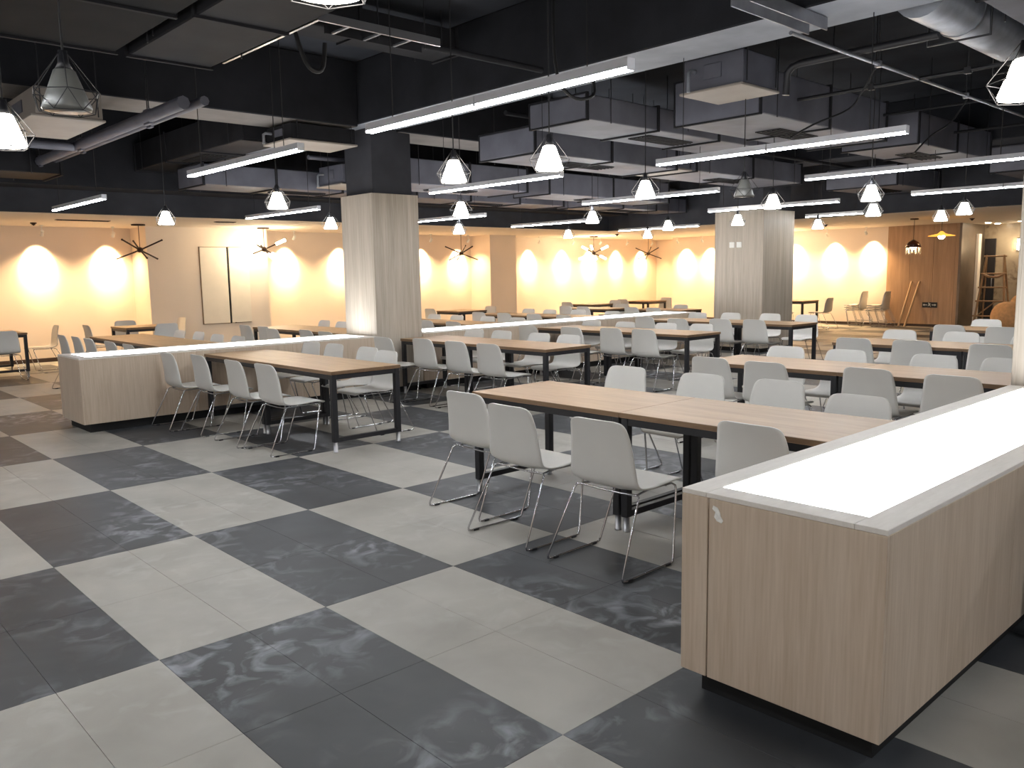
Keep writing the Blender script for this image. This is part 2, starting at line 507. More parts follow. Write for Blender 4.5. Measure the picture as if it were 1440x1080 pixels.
# ================================================================== LIT COUNTERS
def counter(label, x0, x1, y0, y1, strip=None, z=0.8):
    t = thing('lit_counter', label, 'counter', ((x0 + x1) / 2, (y0 + y1) / 2, 0), group='oak counters with glowing tops')
    hx, hy = (x1 - x0) / 2, (y1 - y0) / 2
    th, rim = 0.018, 0.105
    MB().box(-hx + 0.03, hx - 0.03, -hy + 0.03, hy - 0.03, 0.1, z - 0.05).build('light_block_core', 'black_matt', t)  # unseen inner core, added to block light inside the counter
    MB().box(-hx + 0.07, hx - 0.07, -hy + 0.05, hy - 0.05, 0, 0.1).build('kick_plate', 'black_matt', t)
    n = max(1, round((x1 - x0) / 1.22))
    for s in (-1, 1):
        f = s * hy
        for k in range(n):
            a = -hx + th + (2 * hx - 2 * th) * k / n
            b = -hx + th + (2 * hx - 2 * th) * (k + 1) / n
            MB().cbox(a + 0.0006, b - 0.0006, min(f, f - s * th), max(f, f - s * th), 0.095, z - 0.019, 0.0015).build('side_panel', 'oak', t)
    # near end: a narrow and a wide board; far end: one board
    split = hy - 0.115
    MB().cbox(-hx, -hx + th, -hy, split - 0.003, 0.095, z - 0.019, 0.0015).build('end_panel', 'oak', t)
    MB().cbox(-hx, -hx + th, split + 0.003, hy, 0.095, z - 0.019, 0.0015).build('end_panel', 'oak', t)
    MB().cbox(hx - th, hx, -hy, hy, 0.095, z - 0.019, 0.0015).build('end_panel', 'oak', t)
    for s in (-1, 1):
        MB().cbox(-hx, hx, min(s * hy, s * (hy - rim)), max(s * hy, s * (hy - rim)), z - 0.018, z, 0.0015).build('top_rim', 'oak_rim_lit', t)
        MB().cbox(min(s * hx, s * (hx - rim)), max(s * hx, s * (hx - rim)), -hy + rim + 0.001, hy - rim - 0.001, z - 0.018, z, 0.0015).build('top_rim', 'oak_rim_lit', t)
    lp = MB().box(-hx + rim, hx - rim, -hy + rim, hy - rim, z - 0.03, z - 0.004).build('light_panel', 'lightbox', t)
    lp['label'] = 'glowing white acrylic panel'
    return t
counter('large oak counter with glowing white top in the right foreground', 0.55, 4.25, -7.26, -6.5)
counter('oak counter with glowing top left of the near column', 0.59, 4.27, 1.1, 1.88)
counter('long oak counter with glowing top right of the near column', 5.05, 11.6, 1.1, 1.88)
tape = [(-6.655, 0.752), (-6.637, 0.757), (-6.633, 0.745), (-6.646, 0.735), (-6.641, 0.716), (-6.652, 0.703), (-6.672, 0.698), (-6.678, 0.708), (-6.668, 0.722), (-6.664, 0.738)]
n = len(tape)
tp = MB().add([(0.5475, y, z) for y, z in tape] + [(0.5498, y, z) for y, z in tape],
              [tuple(range(n)), tuple(range(2 * n - 1, n - 1, -1))] + [(k, k + n, (k + 1) % n + n, (k + 1) % n) for k in range(n)])
tag(tp.build('tape_scrap', 'tape'), 'torn scrap of white tape stuck on the front counter end', 'tape')

# ================================================================== TABLES
def table_parts(t, wx, ly):
    """table with its centre at the origin, wx along x and ly along y"""
    hx, hy, zt = wx / 2, ly / 2, 0.75
    top = MB().cbox(-hx, hx, -hy, hy, zt - 0.032, zt, 0.0025).build('tabletop', ['table_edge', 'table'], t)
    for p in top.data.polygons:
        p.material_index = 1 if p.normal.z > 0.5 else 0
    L = 0.05
    i = 0.008
    for sx in (-1, 1):
        for sy in (-1, 1):
            cx, cy = sx * (hx - i - L / 2), sy * (hy - i - L / 2)
            lg = MB().cbox(cx - L / 2, cx + L / 2, cy - L / 2, cy + L / 2, 0.095, zt - 0.032, 0.003).build('leg', 'black', t)
            MB().lathe([(0.0, 0.0), (0.022, 0.0), (0.022, 0.01), (0.02, 0.012), (0.02, 0.095), (0.0, 0.095)], 10, 0, cx, cy).build('foot', 'foot', lg)
    for sx in (-1, 1):
        c = sx * (hx - i - L / 2)
        MB().cbox(c - 0.02, c + 0.02, -hy + i + L, hy - i - L, zt - 0.078, zt - 0.032, 0.002).build('side_rail', 'black', t)
    for sy in (-1, 1):
        c = sy * (hy - i - L / 2)
        MB().cbox(-hx + i + L, hx - i - L, c - 0.02, c + 0.02, zt - 0.078, zt - 0.032, 0.002).build('end_rail', 'black', t)
        MB().cbox(-hx + i + L, hx - i - L, c - 0.02, c + 0.02, 0.095, 0.135, 0.002).build('stretcher', 'black', t)

protos = {}
def table(label, x0, x1, y0, y1, group):
    key = (round(x1 - x0, 2), round(y1 - y0, 2))
    loc = ((x0 + x1) / 2, (y0 + y1) / 2, 0)
    if key in protos:
        o = dup(protos[key], loc, 0, label)
        o['group'] = group
    else:
        o = thing('dining_table', label, 'table', loc, 0, group)
        table_parts(o, *key)
        protos[key] = o
    return o

# ================================================================== CHAIRS
def catmull(P, n):
    out = []
    for i in range(len(P) - 1):
        p0, p1, p2, p3 = P[max(i - 1, 0)], P[i], P[i + 1], P[min(i + 2, len(P) - 1)]
        for k in range(n):
            t = k / n
            out.append(tuple(0.5 * ((2 * b) + (-a + c) * t + (2 * a - 5 * b + 4 * c - d) * t * t + (-a + 3 * b - 3 * c + d) * t ** 3)
                             for a, b, c, d in zip(p0, p1, p2, p3)))
    out.append(tuple(P[-1]))
    return out

def shell_mesh():
    # (x, z, half width, side curl of the edges)
    P = [(0.245, 0.418, 0.150, 0.0), (0.240, 0.428, 0.186, 0.0), (0.215, 0.440, 0.208, 0.0), (0.14, 0.444, 0.220, 0.002), (0.04, 0.438, 0.226, 0.006),
         (-0.06, 0.430, 0.230, 0.010), (-0.145, 0.432, 0.233, 0.016), (-0.205, 0.448, 0.235, 0.024), (-0.238, 0.490, 0.235, 0.030),
         (-0.246, 0.560, 0.228, 0.030), (-0.252, 0.650, 0.217, 0.026), (-0.260, 0.725, 0.206, 0.021),
         (-0.270, 0.778, 0.194, 0.015), (-0.275, 0.802, 0.178, 0.011), (-0.278, 0.813, 0.156, 0.009), (-0.280, 0.819, 0.122, 0.006)]
    rows = catmull(P, 2)
    nc = 9
    grid = []
    for i, (x, z, hw, curl) in enumerate(rows):
        a = rows[max(i - 1, 0)]
        b = rows[min(i + 1, len(rows) - 1)]
        tx, tz = b[0] - a[0], b[1] - a[1]
        l = math.hypot(tx, tz)
        nx, nz = tz / l, -tx / l            # toward the sitter
        if nz < -0.01 or (abs(nz) <= 0.01 and nx < 0):
            nx, nz = -nx, -nz
        r = []
        for j in range(nc):
            u = -1 + 2 * j / (nc - 1)
            u = math.sin(u * PI / 2 * 0.92) / math.sin(PI / 2 * 0.92)
            k = curl * (u * u * abs(u))
            r.append(Vector((x + nx * k, u * hw, z + nz * k)))
        grid.append(r)
    nr = len(grid)
    nor = [[None] * nc for _ in range(nr)]
    for i in range(nr):
        for j in range(nc):
            du = grid[min(i + 1, nr - 1)][j] - grid[max(i - 1, 0)][j]
            dv = grid[i][min(j + 1, nc - 1)] - grid[i][max(j - 1, 0)]
            nor[i][j] = dv.cross(du).normalized()
    T = 0.009
    vs = [p for r in grid for p in r] + [grid[i][j] + nor[i][j] * T for i in range(nr) for j in range(nc)]
    N = nr * nc
    fs = []
    for i in range(nr - 1):
        for j in range(nc - 1):
            a, b, c, d = i * nc + j, i * nc + j + 1, (i + 1) * nc + j + 1, (i + 1) * nc + j
            fs.append((a, d, c, b))
            fs.append((a + N, b + N, c + N, d + N))
    rim = [(i, 0) for i in range(nr)] + [(nr - 1, j) for j in range(1, nc)] + [(i, nc - 1) for i in range(nr - 2, -1, -1)] + [(0, j) for j in range(nc - 2, 0, -1)]
    ids = [i * nc + j for i, j in rim]
    for k in range(len(ids)):
        a, b = ids[k], ids[(k + 1) % len(ids)]
        fs.append((a, a + N, b + N, b))
    mb = MB()
    mb.add(vs, fs, 0, True)
    return mb.mesh('seat_shell')

def make_chair(label):
    t = thing('dining_chair', label, 'chair', group='white shell chairs')
    me = shell_mesh()
    import bmesh
    bm = bmesh.new()
    bm.from_mesh(me)
    bmesh.ops.recalc_face_normals(bm, faces=bm.faces)
    bm.to_mesh(me)
    bm.free()
    link('seat_shell', me, 'chair', t)
    for s in (-1, 1):
        pts = [(-0.02, s * 0.165, 0.418), (0.10, s * 0.175, 0.422), (0.155, s * 0.192, 0.424), (0.172, s * 0.202, 0.412), (0.172, s * 0.208, 0.39),
               (0.075, s * 0.262, 0.03), (0.066, s * 0.265, 0.012), (0.045, s * 0.265, 0.0075), (-0.345, s * 0.268, 0.0075), (-0.368, s * 0.268, 0.012),
               (-0.372, s * 0.266, 0.03), (-0.190, s * 0.226, 0.395), (-0.178, s * 0.220, 0.412), (-0.155, s * 0.195, 0.419), (-0.02, s * 0.165, 0.418)]
        sl = MB().tube(pts, 0.0062, 6, caps=False).build('sled_frame', 'chrome', t)
        for gx in (0.02, -0.31):
            MB().cbox(gx - 0.02, gx + 0.02, s * 0.2665 - 0.008, s * 0.2665 + 0.008, 0.0, 0.013, 0.002).build('glide', 'black', sl)
    for gx in (-0.165, 0.12):
        y = 0.2 if gx < 0 else 0.18
        MB().tube([(gx, -y, 0.418), (gx, -y * 0.5, 0.413 if gx > 0 else 0.412), (gx, y * 0.5, 0.413 if gx > 0 else 0.412), (gx, y, 0.418)], 0.006, 6).build('crossbar', 'chrome', t)
    return t

chair0 = [None]
def chair(bx, by, face, label, z=0.0, jit=0.03):
    """face: '+x' '-x' '+y' '-y'; bx, by is where the top of the back is"""
    a = {'+x': 0, '-x': PI, '+y': PI / 2, '-y': -PI / 2}[face]
    loc = (bx + 0.27 * math.cos(a), by + 0.27 * math.sin(a), z)
    rz = a + random.uniform(-jit, jit)
    if chair0[0] is None:
        chair0[0] = make_chair(label)
        chair0[0].location = loc
        chair0[0].rotation_euler = (0, 0, rz)
        return chair0[0]
    return dup(chair0[0], loc, rz, label)

# runs of two joined tables with their chairs -------------------------------------------------
def run(tname, x0, x1, y0, y1, ysplit, aisle_low, nearx, farx, n_near=None, n_far=None, chair_order=None):
    """aisle_low: the aisle is at the low-y end"""
    g = 'oak topped tables with black steel frames'
    halves = [(y0, ysplit), (ysplit, y1)]
    for k, (a, b) in enumerate(halves):
        aisle = (k == 0) == aisle_low
        table('oak topped black table, %s half of the %s' % ('aisle' if aisle else 'inner', tname), x0, x1, a + 0.001, b - 0.001, g)
    for side, lst, fc in (('left', nearx, '+x'), ('right', farx, '-x')):
        s = sorted(lst, key=lambda p: p[1] if aisle_low else -p[1])
        for k, (bx, by) in enumerate(s):
            chair(bx, by, fc, 'white shell chair, %s from the aisle, %s side of the %s' % (ORD[k], side, tname))

# right row: against the front counter
run('nearest right-row table', 1.91, 2.71, -6.47, -3.67, -5.06, False,
    [(1.53, -4.03), (1.345, -4.67), (1.335, -5.375), (1.75, -6.05)], [(3.40, -3.92), (3.36, -4.68), (3.38, -5.30), (3.05, -6.03)])
run('second right-row table', 4.60, 5.40, -6.53, -3.73, -5.13, False,
    [(4.42, -4.02), (4.36, -4.60), (4.44, -5.45), (4.36, -6.10)], [(5.80, -4.02), (5.78, -4.66), (5.78, -5.45), (5.80, -6.03)])
run('third right-row table', 7.25, 8.05, -6.58, -3.78, -5.18, False,
    [(7.14, -4.07), (7.18, -4.68), (7.10, -5.48), (7.1, -6.1)], [(8.62, -4.00), (8.62, -4.70), (8.4, -5.5), (8.45, -6.0)])
run('fourth right-row table', 9.95, 10.75, -6.63, -3.83, -5.23, False,
    [(9.82, -4.13), (9.74, -4.80), (9.8, -5.52), (9.8, -6.1)], [(11.3, -4.12), (11.25, -4.8), (11.25, -5.5), (11.25, -6.15)])
# middle row: against the left and middle counters
run('first middle-row table', 1.90, 2.66, -1.72, 1.06, -0.33, True,
    [(1.36, 0.77), (1.47, 0.22), (1.47, -0.61), (1.50, -1.20)], [(3.15, 0.80), (3.13, 0.24), (3.12, -0.48), (2.98, -1.05)])
run('second middle-row table', 4.60, 5.36, -1.76, 1.02, -0.37, True,
    [(4.05, 0.66), (4.20, 0.02), (4.18, -0.66), (4.19, -1.23)], [(5.76, 0.80), (5.76, 0.22), (5.72, -0.55), (5.68, -1.12)])
run('third middle-row table', 7.20, 7.98, -1.82, 1.0, -0.41, True,
    [(6.70, 0.72), (6.78, -0.08), (6.95, -0.69), (6.95, -1.26)], [(8.22, 0.76), (8.08 + .12, 0.04), (8.26, -0.70), (8.36, -1.26)])
run('fourth middle-row table', 9.74, 10.54, -1.92, 0.9, -0.51, True,
    [(9.50, 0.72), (9.26, -0.14), (9.55, -0.76), (9.62, -1.34)], [(11.1, 0.7), (11.3, 0.12), (11.38, -0.62), (11.28, -1.36)])
# back row: beyond the left and middle counters
run('first back-row table', 1.95, 2.75, 1.94, 5.44, 3.69, False,
    [(1.48, 5.18), (1.5, 4.56), (1.5, 3.98), (1.5, 3.1), (1.5, 2.4)], [(3.02, 4.58), (3.05, 3.94), (2.98, 3.12), (3.0, 2.5)])
run('second back-row table', 4.60, 5.40, 1.94, 5.44, 3.69, False,
    [(4.22, 4.97), (4.22, 4.30), (4.05, 3.66), (4.2, 2.90), (4.18, 2.30)], [(5.78, 5.0), (5.72, 4.3), (5.95, 3.6), (5.7, 2.9), (5.7, 2.3)])
run('third back-row table', 7.10, 7.90, 1.94, 5.44, 3.69, False,
    [(6.72, 5.0), (6.72, 4.2), (6.78, 3.35), (6.76, 2.58)], [(8.2, 4.9), (8.2, 4.2), (8.2, 3.3), (8.2, 2.5)])
run('fourth back-row table', 9.65, 10.45, 1.94, 5.44, 3.69, False,
    [(9.22, 4.8), (9.2, 4.0), (9.25, 3.2), (9.25, 2.4)], [(10.8, 4.9), (10.75, 4.2), (11.0, 3.6), (10.8, 2.5)])
g = 'oak topped tables with black steel frames'
table('oak topped black table behind the far oak column, nearer the counter', 12.75, 13.55, 2.3, 3.7, g)
table('oak topped black table behind the far oak column, nearer the wall', 12.6, 13.4, 4.2, 5.6, g)
for k, (bx, by, fc) in enumerate([(12.4, 2.75, '+x'), (12.4, 3.35, '+x'), (13.9, 3.1, '-x'), (12.2, 4.6, '+x'), (12.25, 5.2, '+x'), (13.75, 4.7, '-x')]):
    chair(bx, by, fc, 'white shell chair, %s of six around the tables behind the far column' % ORD[k])
# small tables along the warm walls
def small(tname, x0, x1, y0, y1, chairs):
    table('small oak topped table ' + tname, x0, x1, y0, y1, 'small tables along the walls')
    for bx, by, fc, lab in chairs:
        chair(bx, by, fc, 'white chair %s small table %s' % (lab, tname))
small('at the left edge of the view', 0.4, 1.6, 7.6, 8.8, [(1.15, 7.1, '+y', 'in front of the'), (2.22, 8.25, '-x', 'seen side-on right of the')])
small('below the leftmost starburst lamp', 3.1, 3.95, 7.3, 8.15, [(3.55, 8.75, '-y', 'behind the'), (3.66, 6.85, '+y', 'in front of the'), (2.55, 7.75, '+x', 'left of the'), (4.75, 8.9, '-x', 'standing off right of the')])
small('right of the near column by the wall', 10.2, 11.05, 6.6, 7.45, [(11.45, 6.9, '-x', 'right of the'), (9.8, 7.2, '+x', 'left of the')])
small('by the narrow wall pier', 14.5, 15.35, 6.35, 7.2, [(14.1, 6.9, '+x', 'left of the'), (15.75, 6.6, '-x', 'right of the')])
small('in the far corner', 16.8, 17.65, 6.3, 7.15, [(16.4, 6.9, '+x', 'left of the'), (18.05, 6.6, '-x', 'right of the')])
small('at the right wall beside the far column', 18.4, 19.25, 2.5, 3.35, [(19.0, 2.05, '+y', 'right of the'), (18.0, 3.0, '+x', 'behind the')])
table('oak topped table mostly hidden beyond the front counter, right edge', 1.93, 2.73, -8.7, -7.3, g)
# stacked chairs by the right wall
for yy, nm in ((1.92, 'left'), (1.30, 'right')):
    for k in range(3):
        chair(20.75, yy, '+y', 'white shell chair, %s of the %s stack by the oak wall' % (('bottom', 'middle', 'top')[k], nm), z=0.065 * k, jit=0.01)

# ================================================================== STARBURST CHANDELIERS
def starburst(x, y, zc, label, lit, seed):
    t = thing('starburst_lamp', label, 'lamp', (x, y, zc), seed, 'starburst ceiling lamps')
    MB().tube([(0, 0, 0.05), (0, 0, SOF - zc - 0.03)], 0.007, 6).build('stem', 'bronze', t)
    MB().lathe([(0.0, SOF - zc - 0.03), (0.13, SOF - zc - 0.03), (0.13, SOF - zc - 0.002), (0.0, SOF - zc - 0.002)], 16).build('canopy', 'bronze', t)
    MB().lathe([(0.0, -0.05), (0.05, -0.04), (0.06, 0.0), (0.05, 0.04), (0.0, 0.06)], 12).build('hub', 'bronze', t)
    for k in range(6):
        a = 2 * PI * k / 6 + 0.25
        el = 0.42 if k % 2 else -0.36
        d = Vector((math.cos(a) * math.cos(el), math.sin(a) * math.cos(el), math.sin(el)))
        arm = MB().tube([d * 0.05, d * (0.28 if lit else 0.46)], 0.016, 6).build('arm', 'bronze', t)
        if lit:
            MB().tube([d * 0.281, d * 0.50], 0.03, 8).build('glass_tube', 'tube_lit', arm)
        else:
            MB().tube([d * 0.461, d * 0.475], 0.02, 6).build('arm_tip', 'bronze', arm)
starburst(3.96, 8.8, 2.18, 'unlit dark starburst lamp left of the wide wall pier', False, 0.2)
starburst(6.58, 8.8, 2.21, 'glowing starburst lamp at the right of the wide pier', True, 0.5)
starburst(12.20, 8.9, 2.14, 'unlit starburst lamp just right of the near oak column', False, 0.9)
starburst(17.45, 8.9, 2.17, 'glowing starburst lamp midway along the back wall', True, 0.3)
starburst(20.14, 8.9, 2.16, 'unlit starburst lamp near the far corner', False, 0.6)
starburst(19.9, 4.45, 2.19, 'glowing starburst lamp half hidden behind the far column', True, 0.1)

# ================================================================== WALL SPOTLIGHTS
def wall_spot(x, y, tx, ty, label):
    zl = 2.47
    t = thing('ceiling_spotlight', label, 'spotlight', (x, y, SOF), 0, 'small spotlights washing the walls')
    MB().lathe([(0.0, -0.015), (0.035, -0.015), (0.035, -0.001), (0.0, -0.001)], 12).build('base', 'white_plate', t)
    MB().tube([(0, 0, -0.015), (0, 0, -0.12)], 0.008, 6).build('stem', 'white_plate', t)
    d = Vector((tx - x, ty - y, 1.92 - zl)).normalized()
    c = Vector((0, 0, -0.16))
    MB().tube([c - d * 0.06, c + d * 0.05], 0.032, 10, radii=[0.03, 0.034]).build('head', 'white_plate', t)
    ld = bpy.data.lights.new('spot_beam', 'SPOT')
    ld.energy = SPOT_WATTS
    ld.color = (1.0, 0.70, 0.38)
    ld.spot_size = math.radians(58)
    ld.spot_blend = 0.8
    ld.shadow_soft_size = 0.03
    lo = bpy.data.objects.new('spot_beam', ld)
    COL.objects.link(lo)
    lo.parent = t
    lo.location = c + d * 0.07
    lo.rotation_euler = d.to_track_quat('-Z', 'Y').to_euler()
    l2 = ld.copy()                       # added second light, aimed straight down to warm floor and walls
    l2.energy = FILL_WATTS
    l2.spot_size = math.radians(125)
    l2.spot_blend = 1.0
    l2.color = (1.0, 0.68, 0.36)
    o2 = bpy.data.objects.new('spot_fill', l2)
    COL.objects.link(o2)
    o2.parent = t
    o2.location = c + d * 0.07
    o2.rotation_euler = (0, 0, 0)
BW = [(0.9, 'first'), (2.5, 'second'), (3.8, 'third'), (7.85, 'fourth'), (9.35, 'fifth'), (11.9, 'sixth'), (13.2, 'seventh'), (16.0, 'eighth'), (17.5, 'ninth'), (18.8, 'tenth'), (20.15, 'eleventh'), (21.5, 'twelfth')]
for x, nm in BW:
    wall_spot(x, Y1 - 0.5, x, Y1, 'small white ceiling spotlight, %s from the left on the back wall' % nm)
for y, nm in [(8.15, 'first'), (7.2, 'second'), (5.6, 'third'), (4.25, 'fourth'), (3.05, 'fifth'), (1.95, 'sixth')]:
    wall_spot(WR - 0.5, y, WR, y, 'small white ceiling spotlight, %s from the corner on the right wall' % nm)

# ================================================================== CEILING SERVICES
OBST = [(4.7, 10.7, -5.86, -5.3, 3.42), (X0, 4.12, 1.1, 1.85, 3.5), (4.75, 15.38, 1.1, 1.85, 3.5), (4.12, 4.75, Y0, 6.53, 3.53), (12.4, 13.1, Y0, 6.53, 3.5), (4.75, 15.38, -7.5, -6.75, 3.5), (X0, 15.38, 5.85, 6.5, 3.05)]
def clear_top(x, y, m=0.03):
    """height of the lowest beam or duct over a point"""
    return min([SLAB] + [zb for x0, x1, y0, y1, zb in OBST if x0 - m < x < x1 + m and y0 - m < y < y1 + m]) - 0.001
def duct(label, x0, x1, y0, y1, z0, z1, mat='duct', axis='x', grille=True, hang=True, bands=None):
    OBST.append((x0, x1, y0, y1, z0 - 0.02))
    t = thing('air_duct', label, 'duct', ((x0 + x1) / 2, (y0 + y1) / 2, z0), group='painted air ducts')
    hx, hy, h = (x1 - x0) / 2, (y1 - y0) / 2, z1 - z0
    MB().cbox(-hx, hx, -hy, hy, 0, h, 0.01).build('duct_body', mat, t)
    L = 2 * (hx if axis == 'x' else hy)
    n = bands if bands is not None else max(1, int(L / 1.2))
    for k in range(n + 1):
        c = -L / 2 + L * k / n
        c = max(-L / 2 + 0.02, min(L / 2 - 0.02, c))
        e = 0.018
        b = MB()
        if axis == 'x':
            b.box(c - 0.018, c + 0.018, -hy - e, hy + e, -e, 0.0).box(c - 0.018, c + 0.018, -hy - e, hy + e, h, h + e)
            b.box(c - 0.018, c + 0.018, -hy - e, -hy, 0, h).box(c - 0.018, c + 0.018, hy, hy + e, 0, h)
        else:
            b.box(-hx - e, hx + e, c - 0.018, c + 0.018, -e, 0.0).box(-hx - e, hx + e, c - 0.018, c + 0.018, h, h + e)
            b.box(-hx - e, -hx, c - 0.018, c + 0.018, 0, h).box(hx, hx + e, c - 0.018, c + 0.018, 0, h)
        b.build('flange', 'duct_dark', t)
    if grille:
        gx, gy = (min(0.45, hx * 0.6), min(0.16, hy * 0.5))
        if axis == 'y':
            gx, gy = min(0.16, hx * 0.5), min(0.45, hy * 0.6)
        gr = MB().box(-gx, gx, -gy, gy, -0.012, -0.0005).build('grille', 'black_matt', t)
        for k in range(5):
            if axis == 'x':
                y = -gy + 2 * gy * (k + 0.5) / 5
                MB().box(-gx, gx, y - 0.006, y + 0.006, -0.02, -0.0125).build('louvre', 'duct_dark', gr)
            else:
                x = -gx + 2 * gx * (k + 0.5) / 5
                MB().box(x - 0.006, x + 0.006, -gy, gy, -0.02, -0.0125).build('louvre', 'duct_dark', gr)
    if hang:
        for sx in (-0.8, 0.8):
            for sy in (-1, 1):
                px, py = (sx * hx, sy * (hy + 0.035)) if axis == 'x' else (sy * (hx + 0.035), sx * hy)
                MB().tube([(px, py, -0.02), (px, py, SLAB - z0)], 0.006, 5).build('hanger_rod', 'black', t)
    return t

def fancoil(label, x0, x1, y0, y1, z0, z1, mat='duct'):
    OBST.append((x0 - 0.05, x1, y0, y1, z0 - 0.026))
    t = thing('fan_coil_unit', label, 'fan coil', ((x0 + x1) / 2, (y0 + y1) / 2, z0), group='fan coil units')
    hx, hy, h = (x1 - x0) / 2, (y1 - y0) / 2, z1 - z0
    MB().cbox(-hx, hx, -hy, hy, 0, h, 0.008).build('casing', mat, t)
    MB().cbox(-hx - 0.05, hx + 0.02, -hy - 0.02, hy + 0.02, -0.025, -0.002, 0.005).build('drip_tray', 'duct_pale', t)
    MB().cbox(-hx - 0.012, -hx, -hy * 0.3, hy * 0.3, h * 0.3, h * 0.75, 0.003).build('control_box', 'duct', t)
    MB().tube([(-hx, hy * 0.6, h * 0.6), (-hx - 0.08, hy * 0.6, h * 0.6), (-hx - 0.11, hy * 0.6, h * 0.5), (-hx - 0.11, hy * 0.6, -0.02)], 0.018, 6).build('water_pipe', 'foil', t)
    for sx in (-1, 1):
        for sy in (-1, 1):
            MB().tube([(sx * hx * 0.85, sy * (hy + 0.015), 0.02), (sx * hx * 0.85, sy * (hy + 0.015), (SLAB if not (y0 >= 1.1 and y1 <= 1.85 and x1 < 4.2) else 3.499) - z0)], 0.006, 5).build('hanger_rod', 'black', t)
    return t

duct('long dark duct with lilac underside at the left', 2.95, 3.55, 1.9, 5.8, 3.34, 3.75, 'duct_dark', 'y')
duct('grey duct behind the big overhead beam, right of centre', 5.95, 9.0, -3.55, -2.5, 3.2, 3.66)
duct('second grey duct in line at the upper right', 9.55, 12.3, -3.72, -2.7, 3.2, 3.6)
fancoil('grey box fan coil right behind the overhead beam', 5.0, 5.6, -3.95, -3.3, 3.3, 3.6)
duct('flat duct beside the fan coil behind the overhead beam', 4.85, 8.6, -3.1 + 0.95, -1.3, 3.22, 3.48, 'duct', 'x', True)
fancoil('dark fan coil just left of the near column top', 3.2, 4.1, 1.15, 1.8, 3.28, 3.47, 'duct_dark')
duct('grey duct beyond the middle beam, right of the near column', 5.6, 8.2, 2.2, 3.2, 2.98, 3.36)
duct('blue-grey duct over the middle counter', 8.7, 12.2, 2.2, 3.1, 2.98, 3.36)
duct('grey duct over the second middle-row table', 5.3, 8.2, -0.9, 0.1, 3.05, 3.36)
duct('grey duct over the third middle-row table', 8.8, 12.0, -0.8, 0.2, 3.08, 3.4)
fancoil('fan coil over the gap between middle-row tables', 8.42, 8.74, -0.75, 0.1, 3.1, 3.38)
duct('far duct over the second back-row table', 3.3, 6.9, 4.1, 5.0, 3.0, 3.3)
duct('far duct over the third back-row table', 7.3, 11.2, 4.2, 5.1, 3.0, 3.3)
duct('far duct beyond the far column', 11.6, 15.2, 3.9, 4.8, 3.0, 3.3)
duct('far duct at the right beyond the far beam', 13.3, 15.3, -4.4, -3.4, 3.1, 3.5)
duct('far duct right of the far column', 13.3, 15.3, -1.9, -0.6, 3.05, 3.4)
duct('duct over the left wall tables', -2.5, 1.5, 4.4, 5.3, 3.05, 3.35, 'duct_dark')
fancoil('fan coil with lamplight in its pale colour, at the left under the beam', 0.3, 0.9, 0.72, 2.0, 3.18, 3.44, 'duct_pale')  # casing colour carries warm pendant light on a plain duct bottom
fancoil('fan coil between the near column and the back fascia', 5.2, 5.9, 3.28, 3.98, 3.05, 3.35)
duct('huge dark duct overhead at the upper left', -2.4, 0.48, -8.5, -1.0, 3.42, 4.0, 'duct_black', 'y', False)
duct('flat grey duct overhead beside the huge dark duct', 0.56, 1.24, -6.5, -1.06, 3.4, 3.62, 'duct_dark', 'y', False)
duct('long pale duct overhead at the upper right', 4.8, 12.0, -6.62, -5.98, 3.5, 3.9, 'duct')
duct('narrow dark duct overhead top centre', 1.5, 3.9, -1.2, -0.8, 3.9, 4.15, 'duct_dark', 'x', False)

# ================================================================== LED LIGHT BARS
def led_bar(label, x, ya, yb, zb=2.6):
    """a run of two joined lengths along y"""
    ya, yb = max(ya, yb), min(ya, yb)
    t = thing('light_bar', label, 'light', (x, (ya + yb) / 2, zb), group='suspended LED light bars')
    h = (ya - yb) / 2
    halves = [(-h, -0.004), (0.004, h)] if h > 0.8 else [(-h, h)]
    for a, b in halves:
        hs = MB()
        hs.box(-0.03, 0.03, a, b, 0.008, 0.055).box(-0.03, 0.03, a, a + 0.006, -0.006, 0.008).box(-0.03, 0.03, b - 0.006, b, -0.006, 0.008)
        hs.build('housing', 'led_housing', t)
        MB().box(-0.025, 0.025, a + 0.006, b - 0.006, -0.006, 0.0075).build('diffuser', 'led', t)
    for y in (-h * 0.75, h * 0.75):
        MB().tube([(0, y, 0.055), (0, y, clear_top(x, (ya + yb) / 2 + y) - zb)], 0.004, 4).build('hanging_wire', 'cable', t)
    return t
for lab, x, a, b in [
    ('nearest LED bar, over the nearest right-row table', 1.42, -3.20, -5.55),
    ('LED bar over the first middle-row table', 1.44, 0.00, -2.20),
    ('leftmost far LED bar, beyond the left counter', 1.50, 5.00, 2.80),
    ('LED bar beyond the left counter, left of the near column', 4.57, 5.35, 2.95),
    ('LED bar just right of the near column', 4.50, 0.12, -2.13),
    ('short looking LED bar low behind the near column', 7.74, 5.10, 2.80),
    ('LED bar over the second right-row table', 4.63, -3.27, -5.60),
    ('LED bar over the third middle-row table', 7.45, 0.25, -2.10),
    ('far LED bar over the fourth back-row table', 10.60, 5.20, 2.75),
    ('LED bar over the third right-row table', 7.15, -3.45, -5.75),
    ('LED bar in front of the far oak column', 10.60, 0.17, -2.18),
    ('far LED bar left of the far oak column', 14.40, 5.35, 2.98),
    ('LED bar over the fourth right-row table', 10.35, -3.36, -5.70),
    ('small LED bar right of the far oak column', 13.70, 0.0, -1.15)]:
    led_bar('white suspended ' + lab, x, a, b)
